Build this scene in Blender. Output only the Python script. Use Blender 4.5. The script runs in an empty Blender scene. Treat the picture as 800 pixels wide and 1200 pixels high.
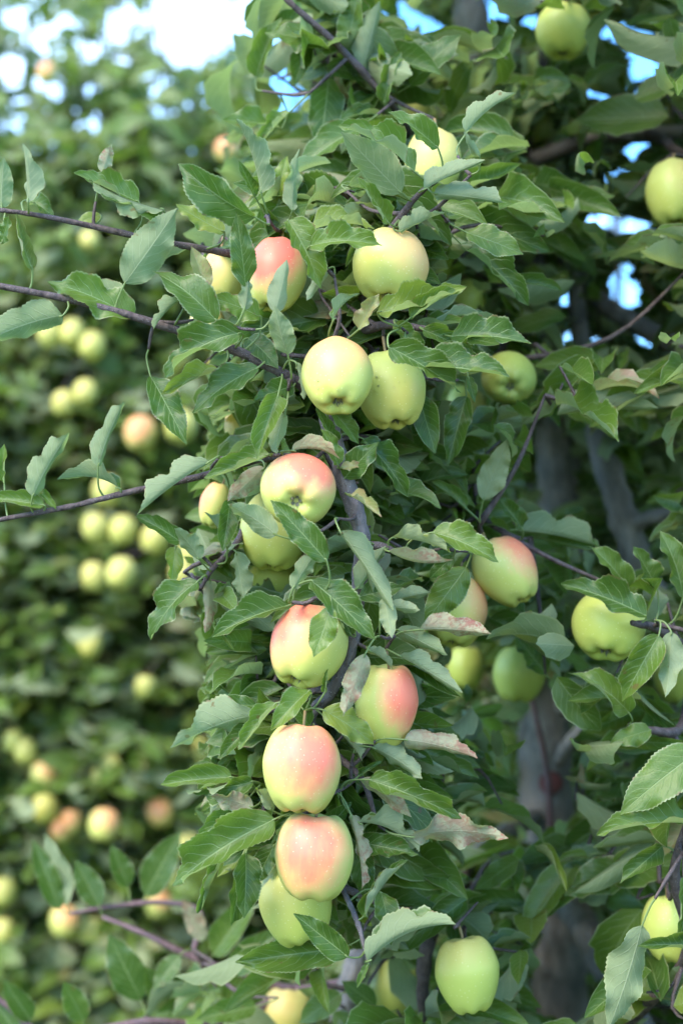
import bpy, math, random
import numpy as np
from mathutils import Vector, Matrix

random.seed(11)
rng = np.random.default_rng(11)
scene = bpy.context.scene
col = scene.collection
R = math.radians

# ------------------------------------------------------------------ camera
CAM_Z, PITCH, FPX, FOCUS = 1.5, R(5.0), 2000.0, 1.60
cam_d = bpy.data.cameras.new('camera')
cam = bpy.data.objects.new('camera', cam_d)
col.objects.link(cam)
cam.location = (0, 0, CAM_Z)
cam.rotation_euler = (R(90) + PITCH, 0, 0)
cam_d.sensor_fit = 'HORIZONTAL'
cam_d.sensor_width = 24.0
cam_d.lens = 60.0
cam_d.clip_start = 0.05
cam_d.clip_end = 2000
cam_d.dof.use_dof = True
cam_d.dof.focus_distance = FOCUS
cam_d.dof.aperture_fstop = 3.3
cam_d.dof.aperture_blades = 0
scene.camera = cam
scene.render.resolution_x, scene.render.resolution_y = 682, 1024
scene.render.engine = 'CYCLES'
scene.cycles.max_bounces = 8
scene.cycles.diffuse_bounces = 6
scene.cycles.glossy_bounces = 2
scene.cycles.transmission_bounces = 4

# ------------------------------------------------------------------ sky, sun, exposure
SUN = Vector((-0.55, -0.66, 0.82)).normalized()
world = bpy.data.worlds.new('World')
scene.world = world
world.use_nodes = True
wn = world.node_tree
wn.nodes.clear()
sky = wn.nodes.new('ShaderNodeTexSky')
sky.sky_type = 'NISHITA'
sky.sun_disc = False
sky.sun_elevation = math.asin(SUN.z)
sky.sun_rotation = math.atan2(SUN.x, SUN.y)
sky.altitude = 200
sky.air_density = 1.0
sky.dust_density = 0.0
sky.ozone_density = 5.0
bg = wn.nodes.new('ShaderNodeBackground')
bg.inputs['Strength'].default_value = 0.15
wo = wn.nodes.new('ShaderNodeOutputWorld')
# thin bright cloud cover, even over the whole sky, with loose thinner places
wtc = wn.nodes.new('ShaderNodeTexCoord')
wnz = wn.nodes.new('ShaderNodeTexNoise')
wnz.inputs['Scale'].default_value = 2.2
wnz.inputs['Detail'].default_value = 6
wmp = wn.nodes.new('ShaderNodeMapping')
wmp.inputs['Location'].default_value = (1.3, 0.4, 2.1)
wmp.inputs['Scale'].default_value = (1.0, 1.0, 2.2)
wn.links.new(wtc.outputs['Generated'], wmp.inputs[0])
wn.links.new(wmp.outputs[0], wnz.inputs['Vector'])
wmr = wn.nodes.new('ShaderNodeMapRange')
wmr.inputs[1].default_value, wmr.inputs[2].default_value = 0.49, 0.66
wmr.inputs[3].default_value, wmr.inputs[4].default_value = 0.04, 0.90
wn.links.new(wnz.outputs['Fac'], wmr.inputs[0])
wmx = wn.nodes.new('ShaderNodeMix')
wmx.data_type = 'RGBA'
wn.links.new(wmr.outputs[0], wmx.inputs[0])
whs = wn.nodes.new('ShaderNodeHueSaturation')
whs.inputs['Saturation'].default_value = 1.25
whs.inputs['Value'].default_value = 0.9
wn.links.new(sky.outputs[0], whs.inputs['Color'])
wn.links.new(whs.outputs[0], wmx.inputs[6])
wmx.inputs[7].default_value = (3.7, 4.7, 6.2, 1)
wn.links.new(wmx.outputs[2], bg.inputs[0])
wn.links.new(bg.outputs[0], wo.inputs[0])

sun_d = bpy.data.lights.new('sun', 'SUN')
sun_d.energy = 1.35
sun_d.angle = R(40)
sun_d.color = (1.0, 0.90, 0.74)
sun = bpy.data.objects.new('sun', sun_d)
col.objects.link(sun)
sun.rotation_euler = SUN.to_track_quat('Z', 'Y').to_euler()

vs = scene.view_settings
vs.view_transform = 'Standard'
vs.look = 'None'
vs.gamma = 1.0
vs.use_curve_mapping = False
vs.exposure = 2.58

# ------------------------------------------------------------------ picture <-> place
CR = Vector((1, 0, 0))
CU = Vector((0, -math.sin(PITCH), math.cos(PITCH)))
CF = Vector((0, math.cos(PITCH), math.sin(PITCH)))
C0 = Vector((0, 0, CAM_Z))


def at(px, py, d):
    """photo pixel (800 x 1200) at a distance d along the view axis -> point in the place"""
    return C0 + CF * d + CR * ((px - 400) / FPX * d) + CU * ((600 - py) / FPX * d)


nCR, nCU, nCF, nC0 = (np.array(v) for v in (CR, CU, CF, C0))


def project(P):
    q = np.asarray(P) - nC0
    d = q @ nCF
    d = np.where(d < 0.05, 0.05, d)
    return 400 + FPX * (q @ nCR) / d, 600 - FPX * (q @ nCU) / d, d


# ------------------------------------------------------------------ materials
def new_mat(name):
    m = bpy.data.materials.new(name)
    m.use_nodes = True
    nt = m.node_tree
    nt.nodes.clear()
    out = nt.nodes.new('ShaderNodeOutputMaterial')
    return m, nt, out


class NB:
    """small node-writing helper"""

    def __init__(self, nt):
        self.nt = nt

    def n(self, t, **kw):
        x = self.nt.nodes.new(t)
        for k, v in kw.items():
            setattr(x, k, v)
        return x

    def link(self, a, b):
        self.nt.links.new(a, b)

    def val(self, sock, v):
        if hasattr(v, 'links') or isinstance(v, bpy.types.NodeSocket):
            self.link(v, sock)
        else:
            sock.default_value = v

    def math(self, op, a, b=0.0, c=0.0, clamp=False):
        x = self.n('ShaderNodeMath', operation=op)
        x.use_clamp = clamp
        self.val(x.inputs[0], a)
        self.val(x.inputs[1], b)
        self.val(x.inputs[2], c)
        return x.outputs[0]

    def smooth(self, v, a, b):
        x = self.n('ShaderNodeMapRange', interpolation_type='SMOOTHSTEP')
        self.val(x.inputs[0], v)
        self.val(x.inputs[1], a)
        self.val(x.inputs[2], b)
        return x.outputs[0]

    def mix(self, f, a, b, mode='MIX'):
        x = self.n('ShaderNodeMix', data_type='RGBA', blend_type=mode)
        self.val(x.inputs[0], f)
        self.val(x.inputs[6], a if not isinstance(a, tuple) else (*a, 1))
        self.val(x.inputs[7], b if not isinstance(b, tuple) else (*b, 1))
        return x.outputs[2]

    def noise(self, vec, scale, detail=3, rough=0.5):
        x = self.n('ShaderNodeTexNoise')
        if vec is not None:
            self.link(vec, x.inputs['Vector'])
        x.inputs['Scale'].default_value = scale
        x.inputs['Detail'].default_value = detail
        x.inputs['Roughness'].default_value = rough
        return x.outputs['Fac']

    def sep(self, v):
        x = self.n('ShaderNodeSeparateXYZ')
        self.link(v, x.inputs[0])
        return x.outputs


def leaf_material():
    m, nt, out = new_mat('leaf')
    b = NB(nt)
    uv = b.n('ShaderNodeUVMap', uv_map='UVMap').outputs[0]
    us = b.sep(uv)
    u = b.math('MULTIPLY_ADD', us[0], 2.0, -1.0)
    au = b.math('ABSOLUTE', u)
    v = us[1]
    at_ = b.n('ShaderNodeAttribute', attribute_name='lv')
    ac = b.n('ShaderNodeSeparateColor')
    b.link(at_.outputs['Color'], ac.inputs[0])
    rnd, spot, yel = ac.outputs[0], ac.outputs[1], ac.outputs[2]
    geo = b.n('ShaderNodeNewGeometry')
    back = geo.outputs['Backfacing']
    pos = b.n('ShaderNodeTexCoord').outputs['Object']
    # veins: midrib and arching laterals
    mid = b.math('SUBTRACT', 1.0, b.smooth(au, 0.012, 0.055))
    wob = b.math('MULTIPLY_ADD', b.noise(pos, 35, 2), 1.6, b.math('MULTIPLY', rnd, 2.0))
    sidev = b.math('MULTIPLY', b.math('SIGN', u), 0.21)
    ph = b.math('MULTIPLY_ADD', v, 8.0, b.math('MULTIPLY', b.math('POWER', au, 1.25), -2.3))
    ph = b.math('ADD', ph, b.math('ADD', wob, sidev))
    fr = b.math('ABSOLUTE', b.math('SUBTRACT', b.math('FRACT', ph), 0.5))
    lat = b.math('SUBTRACT', 1.0, b.smooth(fr, 0.01, 0.065))
    lat = b.math('MULTIPLY', lat, b.math('SUBTRACT', 1.0, b.smooth(au, 0.55, 0.98)))
    vein = b.math('MAXIMUM', mid, b.math('MULTIPLY', lat, 0.8))
    n1 = b.noise(pos, 60, 3)
    n2 = b.noise(pos, 420, 2)
    # upper face
    top = b.mix(rnd, (0.046, 0.106, 0.012), (0.165, 0.248, 0.028))
    top = b.mix(b.math('MULTIPLY', n1, 0.5), top, (0.075, 0.128, 0.035))
    top = b.mix(yel, top, (0.34, 0.36, 0.055))
    top = b.mix(b.math('MULTIPLY', vein, 0.85), top, (0.26, 0.34, 0.13))
    # felted underside
    und = b.mix(rnd, (0.20, 0.255, 0.115), (0.34, 0.385, 0.22))
    und = b.mix(b.math('MULTIPLY', yel, 0.7), und, (0.42, 0.42, 0.16))
    und = b.mix(b.math('MULTIPLY', vein, 0.7), und, (0.40, 0.44, 0.25))
    colr = b.mix(back, top, und)
    # reddish speckle and rust on old leaves
    sp = b.noise(pos, 250, 4, 0.7)
    pat = b.noise(pos, 45, 2)
    spm = b.math('MULTIPLY', b.smooth(b.math('ADD', sp, b.math('MULTIPLY', pat, 0.6)), 0.70, 0.92), b.math('MULTIPLY', spot, b.math('MULTIPLY_ADD', v, 0.9, b.math('MULTIPLY', au, 0.5))))
    pale = b.math('MULTIPLY', spot, 0.45)
    colr = b.mix(pale, colr, (0.50, 0.40, 0.28))
    colr = b.mix(b.math('MULTIPLY', spm, 0.8), colr, (0.34, 0.13, 0.105))
    bs = b.math('MULTIPLY', b.smooth(b.noise(pos, 75, 2, 0.6), 0.66, 0.72), b.smooth(b.noise(pos, 9, 1), 0.5, 0.6))
    colr = b.mix(b.math('MULTIPLY', bs, 0.7), colr, (0.17, 0.085, 0.035))
    # pale dry rim, browned here and there
    rim = b.smooth(au, 0.90, 0.985)
    rn = b.noise(pos, 90, 1)
    rimc = b.mix(b.smooth(rn, 0.55, 0.66), (0.40, 0.43, 0.22), (0.24, 0.13, 0.075))
    colr = b.mix(b.math('MULTIPLY', rim, 0.75), colr, rimc)
    # relief
    h = b.math('MULTIPLY_ADD', vein, -0.9, b.math('MULTIPLY', n2, 0.7))
    hb = b.math('SINE', b.math('MULTIPLY', ph, 6.2832))
    h = b.math('MULTIPLY_ADD', hb, -0.10, h)
    h = b.math('MULTIPLY_ADD', n1, 1.2, h)
    bump = b.n('ShaderNodeBump')
    bump.inputs['Strength'].default_value = 0.5
    bump.inputs['Distance'].default_value = 0.0011
    b.link(h, bump.inputs['Height'])
    p = b.n('ShaderNodeBsdfPrincipled')
    b.link(colr, p.inputs['Base Color'])
    b.link(b.math('MULTIPLY_ADD', back, 0.28, 0.42), p.inputs['Roughness'])
    b.link(b.math('MULTIPLY_ADD', back, -0.32, 0.52), p.inputs['Specular IOR Level'])
    b.link(bump.outputs[0], p.inputs['Normal'])
    t = b.n('ShaderNodeBsdfTranslucent')
    tc = b.mix(0.5, colr, (0.22, 0.36, 0.03))
    b.link(tc, t.inputs['Color'])
    b.link(bump.outputs[0], t.inputs['Normal'])
    ms = b.n('ShaderNodeMixShader')
    ms.inputs[0].default_value = 0.48
    b.link(p.outputs[0], ms.inputs[1])
    b.link(t.outputs[0], ms.inputs[2])
    b.link(ms.outputs[0], out.inputs[0])
    return m


def bark_material(name, c1, c2, c3, fleck, scale, bs):
    m, nt, out = new_mat(name)
    b = NB(nt)
    pos = b.n('ShaderNodeTexCoord').outputs['Object']
    mp = b.n('ShaderNodeMapping')
    mp.inputs['Scale'].default_value = (1, 1, 0.45)
    b.link(pos, mp.inputs[0])
    n1 = b.noise(mp.outputs[0], scale, 5, 0.62)
    n2 = b.noise(pos, scale * 0.22, 3)
    c = b.mix(b.smooth(n1, 0.3, 0.7), c1, c2)
    c = b.mix(b.smooth(n2, 0.45, 0.7), c, c3)
    vo = b.n('ShaderNodeTexVoronoi')
    vo.inputs['Scale'].default_value = scale * 4
    b.link(pos, vo.inputs['Vector'])
    fl = b.math('SUBTRACT', 1.0, b.smooth(vo.outputs['Distance'], 0.10, 0.22))
    fl = b.math('MULTIPLY', fl, b.smooth(n2, 0.42, 0.55))
    c = b.mix(b.math('MULTIPLY', fl, fleck), c, (0.55, 0.52, 0.48))
    p = b.n('ShaderNodeBsdfPrincipled')
    b.link(c, p.inputs['Base Color'])
    p.inputs['Roughness'].default_value = 0.72
    p.inputs['Specular IOR Level'].default_value = 0.3
    bump = b.n('ShaderNodeBump')
    bump.inputs['Strength'].default_value = bs
    bump.inputs['Distance'].default_value = 0.007
    b.link(b.math('MULTIPLY_ADD', fl, 0.4, n1), bump.inputs['Height'])
    b.link(bump.outputs[0], p.inputs['Normal'])
    b.link(p.outputs[0], out.inputs[0])
    return m


def apple_material():
    m, nt, out = new_mat('apple_skin')
    b = NB(nt)
    pos = b.n('ShaderNodeTexCoord').outputs['Object']
    oi = b.n('ShaderNodeObjectInfo')
    rn = oi.outputs['Random']
    off = b.n('ShaderNodeVectorMath', operation='ADD')
    cmb = b.n('ShaderNodeCombineXYZ')
    b.link(b.math('MULTIPLY', rn, 37.0), cmb.inputs[0])
    b.link(b.math('MULTIPLY', rn, 17.0), cmb.inputs[1])
    b.link(pos, off.inputs[0])
    b.link(cmb.outputs[0], off.inputs[1])
    pp = off.outputs[0]
    nrm = b.n('ShaderNodeVectorMath', operation='NORMALIZE')
    b.link(pos, nrm.inputs[0])
    bd = b.n('ShaderNodeAttribute', attribute_type='OBJECT', attribute_name='blush_dir')
    dot = b.n('ShaderNodeVectorMath', operation='DOT_PRODUCT')
    b.link(nrm.outputs[0], dot.inputs[0])
    b.link(bd.outputs['Vector'], dot.inputs[1])
    am = b.n('ShaderNodeAttribute', attribute_type='OBJECT', attribute_name='blush').outputs['Fac']
    gr = b.n('ShaderNodeAttribute', attribute_type='OBJECT', attribute_name='green').outputs['Fac']
    z = b.sep(pos)[2]
    base = b.mix(b.smooth(z, -0.035, 0.04), (0.48, 0.475, 0.11), (0.49, 0.48, 0.15))
    ng = b.noise(pp, 28, 3)
    base = b.mix(b.math('MULTIPLY', b.smooth(ng, 0.4, 0.7), 0.35), base, (0.58, 0.54, 0.17))
    base = b.mix(gr, base, (0.36, 0.45, 0.065))
    # streaky mottled blush
    mp = b.n('ShaderNodeMapping')
    mp.inputs['Scale'].default_value = (1, 1, 0.35)
    b.link(pp, mp.inputs[0])
    nb_ = b.noise(mp.outputs[0], 130, 4, 0.65)
    nb2 = b.noise(pp, 40, 3)
    d = b.math('ADD', dot.outputs['Value'], b.math('MULTIPLY_ADD', nb2, 0.55, -0.275))
    d = b.math('ADD', d, b.math('MULTIPLY_ADD', nb_, 0.5, -0.25))
    msk = b.math('MULTIPLY', b.math('MULTIPLY', b.smooth(d, 0.10, 1.15), 0.95), am)
    halo = b.math('MULTIPLY', b.smooth(d, 0.0, 0.75), b.math('MULTIPLY', am, 0.75))
    c = b.mix(halo, base, (0.72, 0.50, 0.18))
    c = b.mix(msk, c, (0.75, 0.185, 0.105))
    # lenticels
    vo = b.n('ShaderNodeTexVoronoi')
    vo.inputs['Scale'].default_value = 260
    b.link(pp, vo.inputs['Vector'])
    ln = b.math('SUBTRACT', 1.0, b.smooth(vo.outputs['Distance'], 0.07, 0.16))
    c = b.mix(b.math('MULTIPLY', ln, 0.5), c, (0.82, 0.78, 0.50))
    # russet in the stalk cavity
    rr = b.n('ShaderNodeVectorMath', operation='LENGTH')
    cx = b.n('ShaderNodeCombineXYZ')
    sp = b.sep(pos)
    b.link(sp[0], cx.inputs[0])
    b.link(sp[1], cx.inputs[1])
    b.link(cx.outputs[0], rr.inputs[0])
    cav = b.math('SUBTRACT', 1.0, b.smooth(rr.outputs['Value'], 0.002, 0.008))
    c = b.mix(b.math('MULTIPLY', cav, 0.5), c, (0.30, 0.26, 0.09))
    p = b.n('ShaderNodeBsdfPrincipled')
    b.link(c, p.inputs['Base Color'])
    p.inputs['Roughness'].default_value = 0.40
    p.inputs['Specular IOR Level'].default_value = 0.30
    p.inputs['Subsurface Weight'].default_value = 0.12
    p.inputs['Subsurface Radius'].default_value = (0.6, 0.5, 0.2)
    p.inputs['Subsurface Scale'].default_value = 0.006
    bump = b.n('ShaderNodeBump')
    bump.inputs['Strength'].default_value = 0.12
    bump.inputs['Distance'].default_value = 0.001
    b.link(b.math('ADD', ng, b.math('MULTIPLY', nb_, 0.3)), bump.inputs['Height'])
    b.link(bump.outputs[0], p.inputs['Normal'])
    b.link(p.outputs[0], out.inputs[0])
    return m


def plain(name, c1, c2, rough, scale=80, trans=0.0):
    m, nt, out = new_mat(name)
    b = NB(nt)
    pos = b.n('ShaderNodeTexCoord').outputs['Object']
    c = b.mix(b.noise(pos, scale, 4), c1, c2)
    p = b.n('ShaderNodeBsdfPrincipled')
    b.link(c, p.inputs['Base Color'])
    p.inputs['Roughness'].default_value = rough
    p.inputs['Transmission Weight'].default_value = trans
    b.link(p.outputs[0], out.inputs[0])
    return m


M_LEAF = leaf_material()
M_TRUNK = bark_material('trunk_bark', (0.12, 0.110, 0.098), (0.29, 0.265, 0.24), (0.19, 0.174, 0.158), 0.4, 55, 1.0)
M_TWIG = bark_material('twig_bark', (0.050, 0.034, 0.032), (0.125, 0.090, 0.080), (0.090, 0.068, 0.066), 0.75, 160, 0.6)
M_BRANCH = bark_material('branch_bark', (0.075, 0.058, 0.054), (0.185, 0.155, 0.145), (0.125, 0.100, 0.098), 0.6, 90, 0.9)
M_REDTWIG = bark_material('young_twig_bark', (0.100, 0.058, 0.062), (0.165, 0.105, 0.105), (0.120, 0.080, 0.090), 0.5, 160, 0.5)
M_APPLE = apple_material()
M_STALK = plain('stalk', (0.30, 0.14, 0.06), (0.22, 0.20, 0.07), 0.6)
M_CALYX = plain('calyx', (0.10, 0.085, 0.05), (0.20, 0.20, 0.12), 0.8, 300)
M_WIRE = plain('galvanised_wire', (0.16, 0.17, 0.19), (0.24, 0.25, 0.27), 0.45)
M_KNOT = plain('pruning_wound', (0.16, 0.035, 0.030), (0.08, 0.030, 0.028), 0.7, 60)
M_DROP = plain('water', (1, 1, 1), (0.98, 1, 1), 0.02, 5, 1.0)


def ground_material():
    m, nt, out = new_mat('orchard_grass')
    b = NB(nt)
    pos = b.n('ShaderNodeTexCoord').outputs['Object']
    c = b.mix(b.smooth(b.noise(pos, 1.2, 5), 0.35, 0.65), (0.060, 0.095, 0.028), (0.110, 0.125, 0.045))
    c = b.mix(b.smooth(b.noise(pos, 30, 4), 0.5, 0.75), c, (0.14, 0.11, 0.07))
    p = b.n('ShaderNodeBsdfPrincipled')
    b.link(c, p.inputs['Base Color'])
    p.inputs['Roughness'].default_value = 0.9
    bump = b.n('ShaderNodeBump')
    bump.inputs['Distance'].default_value = 0.04
    b.link(b.noise(pos, 45, 4), bump.inputs['Height'])
    b.link(bump.outputs[0], p.inputs['Normal'])
    b.link(p.outputs[0], out.inputs[0])
    return m


M_GROUND = ground_material()


# ------------------------------------------------------------------ object helpers
def tag(o, label=None, cat=None, group=None, kind=None):
    for k, v in (('label', label), ('category', cat), ('group', group), ('kind', kind)):
        if v:
            o[k] = v
    return o


def empty(name, loc=(0, 0, 0)):
    o = bpy.data.objects.new(name, None)
    o.empty_display_size = 0.02
    col.objects.link(o)
    o.location = loc
    return o


def mesh_np(name, V, F, uv=None, colr=None, smooth=True):
    """mesh of quads (or triangles) from numpy arrays"""
    V = np.asarray(V, dtype=np.float32)
    F = np.asarray(F, dtype=np.int32)
    me = bpy.data.meshes.new(name)
    k = F.shape[1]
    me.vertices.add(len(V))
    me.vertices.foreach_set('co', V.ravel())
    me.loops.add(F.size)
    me.loops.foreach_set('vertex_index', F.ravel())
    me.polygons.add(len(F))
    me.polygons.foreach_set('loop_start', np.arange(0, F.size, k, dtype=np.int32))
    me.polygons.foreach_set('loop_total', np.full(len(F), k, dtype=np.int32))
    if smooth:
        me.polygons.foreach_set('use_smooth', np.ones(len(F), dtype=bool))
    if uv is not None:
        l = me.uv_layers.new(name='UVMap')
        l.data.foreach_set('uv', np.asarray(uv, dtype=np.float32)[F.ravel()].ravel())
    if colr is not None:
        a = me.attributes.new('lv', 'FLOAT_COLOR', 'POINT')
        a.data.foreach_set('color', np.asarray(colr, dtype=np.float32).ravel())
    me.update(calc_edges=True)
    return me


def link_mesh(name, me, mat, parent=None, loc=None):
    if mat and not me.materials:
        me.materials.append(mat)
    o = bpy.data.objects.new(name, me)
    col.objects.link(o)
    if parent:
        o.parent = parent
    if loc is not None:
        o.location = loc
    return o


def catmull(pts, n):
    P = [np.array(p, dtype=float) for p in pts]
    P = [2 * P[0] - P[1]] + P + [2 * P[-1] - P[-2]]
    res = []
    segs = len(P) - 3
    for i in range(segs):
        a, b_, c, d = P[i:i + 4]
        for k in range(n):
            t = k / n
            res.append(0.5 * ((2 * b_) + (c - a) * t + (2 * a - 5 * b_ + 4 * c - d) * t * t + (3 * b_ - a - 3 * c + d) * t ** 3))
    res.append(P[-2])
    return np.array(res)


def tube_arrays(path, rad, sides, lump=0.0, cap=True):
    """tapered tube along a path (n,3) with radii (n,)"""
    path = np.asarray(path)
    n = len(path)
    T = np.gradient(path, axis=0)
    T /= np.linalg.norm(T, axis=1)[:, None] + 1e-12
    up = np.array([0.0, 0, 1]) if abs(T[0][2]) < 0.9 else np.array([1.0, 0, 0])
    N = np.cross(up, T[0])
    N /= np.linalg.norm(N)
    V = []
    a = np.linspace(0, 2 * math.pi, sides, endpoint=False)
    for i in range(n):
        N = N - T[i] * (N @ T[i])
        N /= np.linalg.norm(N) + 1e-12
        B = np.cross(T[i], N)
        r = rad[i] * (1 + lump * rng.normal(0, 1, sides))
        V.append(path[i] + (np.cos(a) * r)[:, None] * N + (np.sin(a) * r)[:, None] * B)
    V = np.concatenate(V)
    F = []
    for i in range(n - 1):
        for j in range(sides):
            k = (j + 1) % sides
            F.append((i * sides + j, i * sides + k, (i + 1) * sides + k, (i + 1) * sides + j))
    if cap:
        for e, row in ((0, 0), (1, n - 1)):
            V = np.vstack([V, path[row][None]])
            c = len(V) - 1
            for j in range(0, sides, 2):
                k, l = (j + 1) % sides, (j + 2) % sides
                q = (c, row * sides + l, row * sides + k, row * sides + j)
                F.append(q if e == 0 else q[::-1])
    return V, np.array(F)


# ------------------------------------------------------------------ leaves
def leaf_arrays(nv, nu, width, fold, curl, bend, twist, wave, serr, seed):
    """leaf of length 1 along +Y, upper face +Z; nu cells per half.  width: full width / length"""
    r = np.random.default_rng(seed)
    v = np.linspace(0, 1, nv + 1)
    w = np.sin(math.pi * v ** 0.82) ** 0.72 * (1.06 - 0.28 * v) * width * 0.5
    tipw = np.clip((1 - v) / 0.2, 0, 1)
    w *= 0.35 + 0.65 * tipw ** 0.75
    w[0] = 0.004
    w[-1] = 0.0015
    # centre line bent about X
    ang = -bend * (v - 0.5)
    ds = 1.0 / nv
    cy = np.concatenate([[0], np.cumsum(np.cos((ang[1:] + ang[:-1]) / 2) * ds)])
    cz = np.concatenate([[0], np.cumsum(np.sin((ang[1:] + ang[:-1]) / 2) * ds)])
    s = 1 / math.hypot(cy[-1], cz[-1])
    a0 = math.atan2(cz[-1], cy[-1])
    y2 = (cy * math.cos(a0) + cz * math.sin(a0)) * s
    z2 = (-cy * math.sin(a0) + cz * math.cos(a0)) * s
    ang = ang - a0
    us = np.concatenate([-np.linspace(1, 0, nu + 1)[:-1] ** 0.9, np.linspace(0, 1, nu + 1) ** 0.9])
    p1, p2, k1, k2 = r.uniform(0, 6.3, 2).tolist() + r.uniform(9, 17, 2).tolist()
    fa = r.uniform(0.75, 1.25, 2)
    V, UV = [], []
    for i in range(nv + 1):
        tw = twist * (v[i] - 0.5)
        envelope = math.sin(math.pi * min(1, v[i] * 1.02)) ** 0.5 if 0 < v[i] < 0.98 else 0.2
        for u in us:
            t = abs(u)
            sd = 0 if u < 0 else 1
            f = fold * fa[sd] * (0.5 + 0.5 * envelope) + 1e-4
            c = curl * envelope + 1e-4
            # arc: slope angle f + c*t
            x = (math.sin(f + c * t) - math.sin(f)) / c
            z = -(math.cos(f + c * t) - math.cos(f)) / c
            ww = w[i]
            if serr and t > 0.99 and 0 < i < nv:
                ww = w[i] * (1 + serr * (1 if i % 2 else -0.4))
            x *= ww * (1 if u >= 0 else -1)
            z *= ww
            k, p = (k1, p1) if u < 0 else (k2, p2)
            z += wave * t * t * (math.sin(k * v[i] + p) + .45 * math.sin(2.3 * k * v[i] + 2 * p)) * envelope
            xx = x * math.cos(tw) - z * math.sin(tw)
            zz = x * math.sin(tw) + z * math.cos(tw)
            yy = y2[i] - zz * math.sin(ang[i]) + (0.008 if serr and t > 0.99 and i % 2 else 0)
            V.append((xx, yy, z2[i] + zz * math.cos(ang[i])))
            UV.append((u * 0.5 + 0.5, v[i]))
    m = 2 * nu + 1
    F = []
    for i in range(nv):
        for j in range(m - 1):
            F.append((i * m + j, i * m + j + 1, (i + 1) * m + j + 1, (i + 1) * m + j))
    return np.array(V), np.array(F), np.array(UV)


def frames(axis, normal):
    """(N,3) long axes and wished normals -> (N,3,3) matrices with columns x, y, z"""
    y = axis / (np.linalg.norm(axis, axis=1)[:, None] + 1e-9)
    z = normal - y * np.sum(normal * y, axis=1)[:, None]
    z /= np.linalg.norm(z, axis=1)[:, None] + 1e-9
    x = np.cross(y, z)
    return np.stack([x, y, z], axis=2)


def batch_leaves(base, axis, normal, length, templates, rnd, yel, spot):
    """join many leaves, each from one of the templates, into arrays"""
    N = len(base)
    Rm = frames(axis, normal)
    pick = rng.integers(0, len(templates), N)
    Vs, Fs, Us, Cs = [], [], [], []
    o = 0
    for ti, (V, F, UV) in enumerate(templates):
        idx = np.where(pick == ti)[0]
        if len(idx) == 0:
            continue
        P = np.einsum('nij,kj->nki', Rm[idx], V) * length[idx][:, None, None] + base[idx][:, None, :]
        n, k = len(idx), len(V)
        Vs.append(P.reshape(-1, 3))
        Fs.append((F[None] + (np.arange(n) * k)[:, None, None]).reshape(-1, 4) + o)
        Us.append(np.tile(UV, (n, 1)))
        c = np.stack([rnd[idx], spot[idx], yel[idx], np.ones(n)], axis=1)
        Cs.append(np.repeat(c, k, axis=0))
        o += n * k
    return np.concatenate(Vs), np.concatenate(Fs), np.concatenate(Us), np.concatenate(Cs)


# ------------------------------------------------------------------ ground
gme = mesh_np('ground', [(-600, -600, 0), (600, -600, 0), (600, 600, 0), (-600, 600, 0)], [(0, 1, 2, 3)])
tag(link_mesh('ground', gme, M_GROUND), kind='structure')

# ------------------------------------------------------------------ main tree: wood
tp = at(652, 1200, 2.6)
tree = empty('apple_tree', (tp.x, tp.y, 0))
tag(tree, 'apple tree whose grey trunk and fruit-laden hanging branch fill the view', 'tree')
ORG = np.array(tree.location)
branch_objs, samples, sample_rad = [], [], []      # sample points for attaching leaves and stalks


def wood(name, pts, r, mat, sides=10, n=6, lump=0.03, attach=True, parent=tree):
    """pts: (px, py, depth) or world Vectors; r: radii at the points"""
    W = [np.array(at(*p)) if not isinstance(p, Vector) else np.array(p) for p in pts]
    path = catmull(W, n)
    rad = np.interp(np.linspace(0, 1, len(path)), np.linspace(0, 1, len(r)), r)
    rad = rad * (1 + 0.05 * rng.normal(0, 1, len(rad)))
    V, F = tube_arrays(path - ORG, rad, sides, lump)
    o = link_mesh(name, mesh_np(name, V, F), mat, parent)
    branch_objs.append(o)
    if attach:
        for q, rr in zip(path, rad):
            samples.append(q)
            sample_rad.append((len(branch_objs) - 1, rr))
    return o


trunk = wood('trunk', [Vector((tp.x + .03, tp.y + .02, -0.05)), Vector((tp.x + .015, tp.y, 0.5)), (655, 1200, 2.6), (655, 1080, 2.6), (640, 950, 2.6), (640, 820, 2.6),
                       (655, 700, 2.6), (655, 560, 2.62), (640, 420, 2.64), (600, 240, 2.62), (560, 60, 2.6), (545, -40, 2.6), (530, -260, 2.62)],
             [.056, .048, .044, .045, .041, .039, .036, .033, .031, .029, .027, .024, .014], M_TRUNK, 18, 9, 0.02)
kn = at(645, 918, 2.6 - 0.045)
V, F = tube_arrays(catmull([np.array(kn + CF * .02), np.array(kn), np.array(kn - CF * .006)], 3) - ORG, np.array([.016, .017, .017, .0175, .017, .015, .008]), 12, .06)
link_mesh('pruning_scar', mesh_np('pruning_scar', V, F), M_KNOT, trunk)

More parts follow.
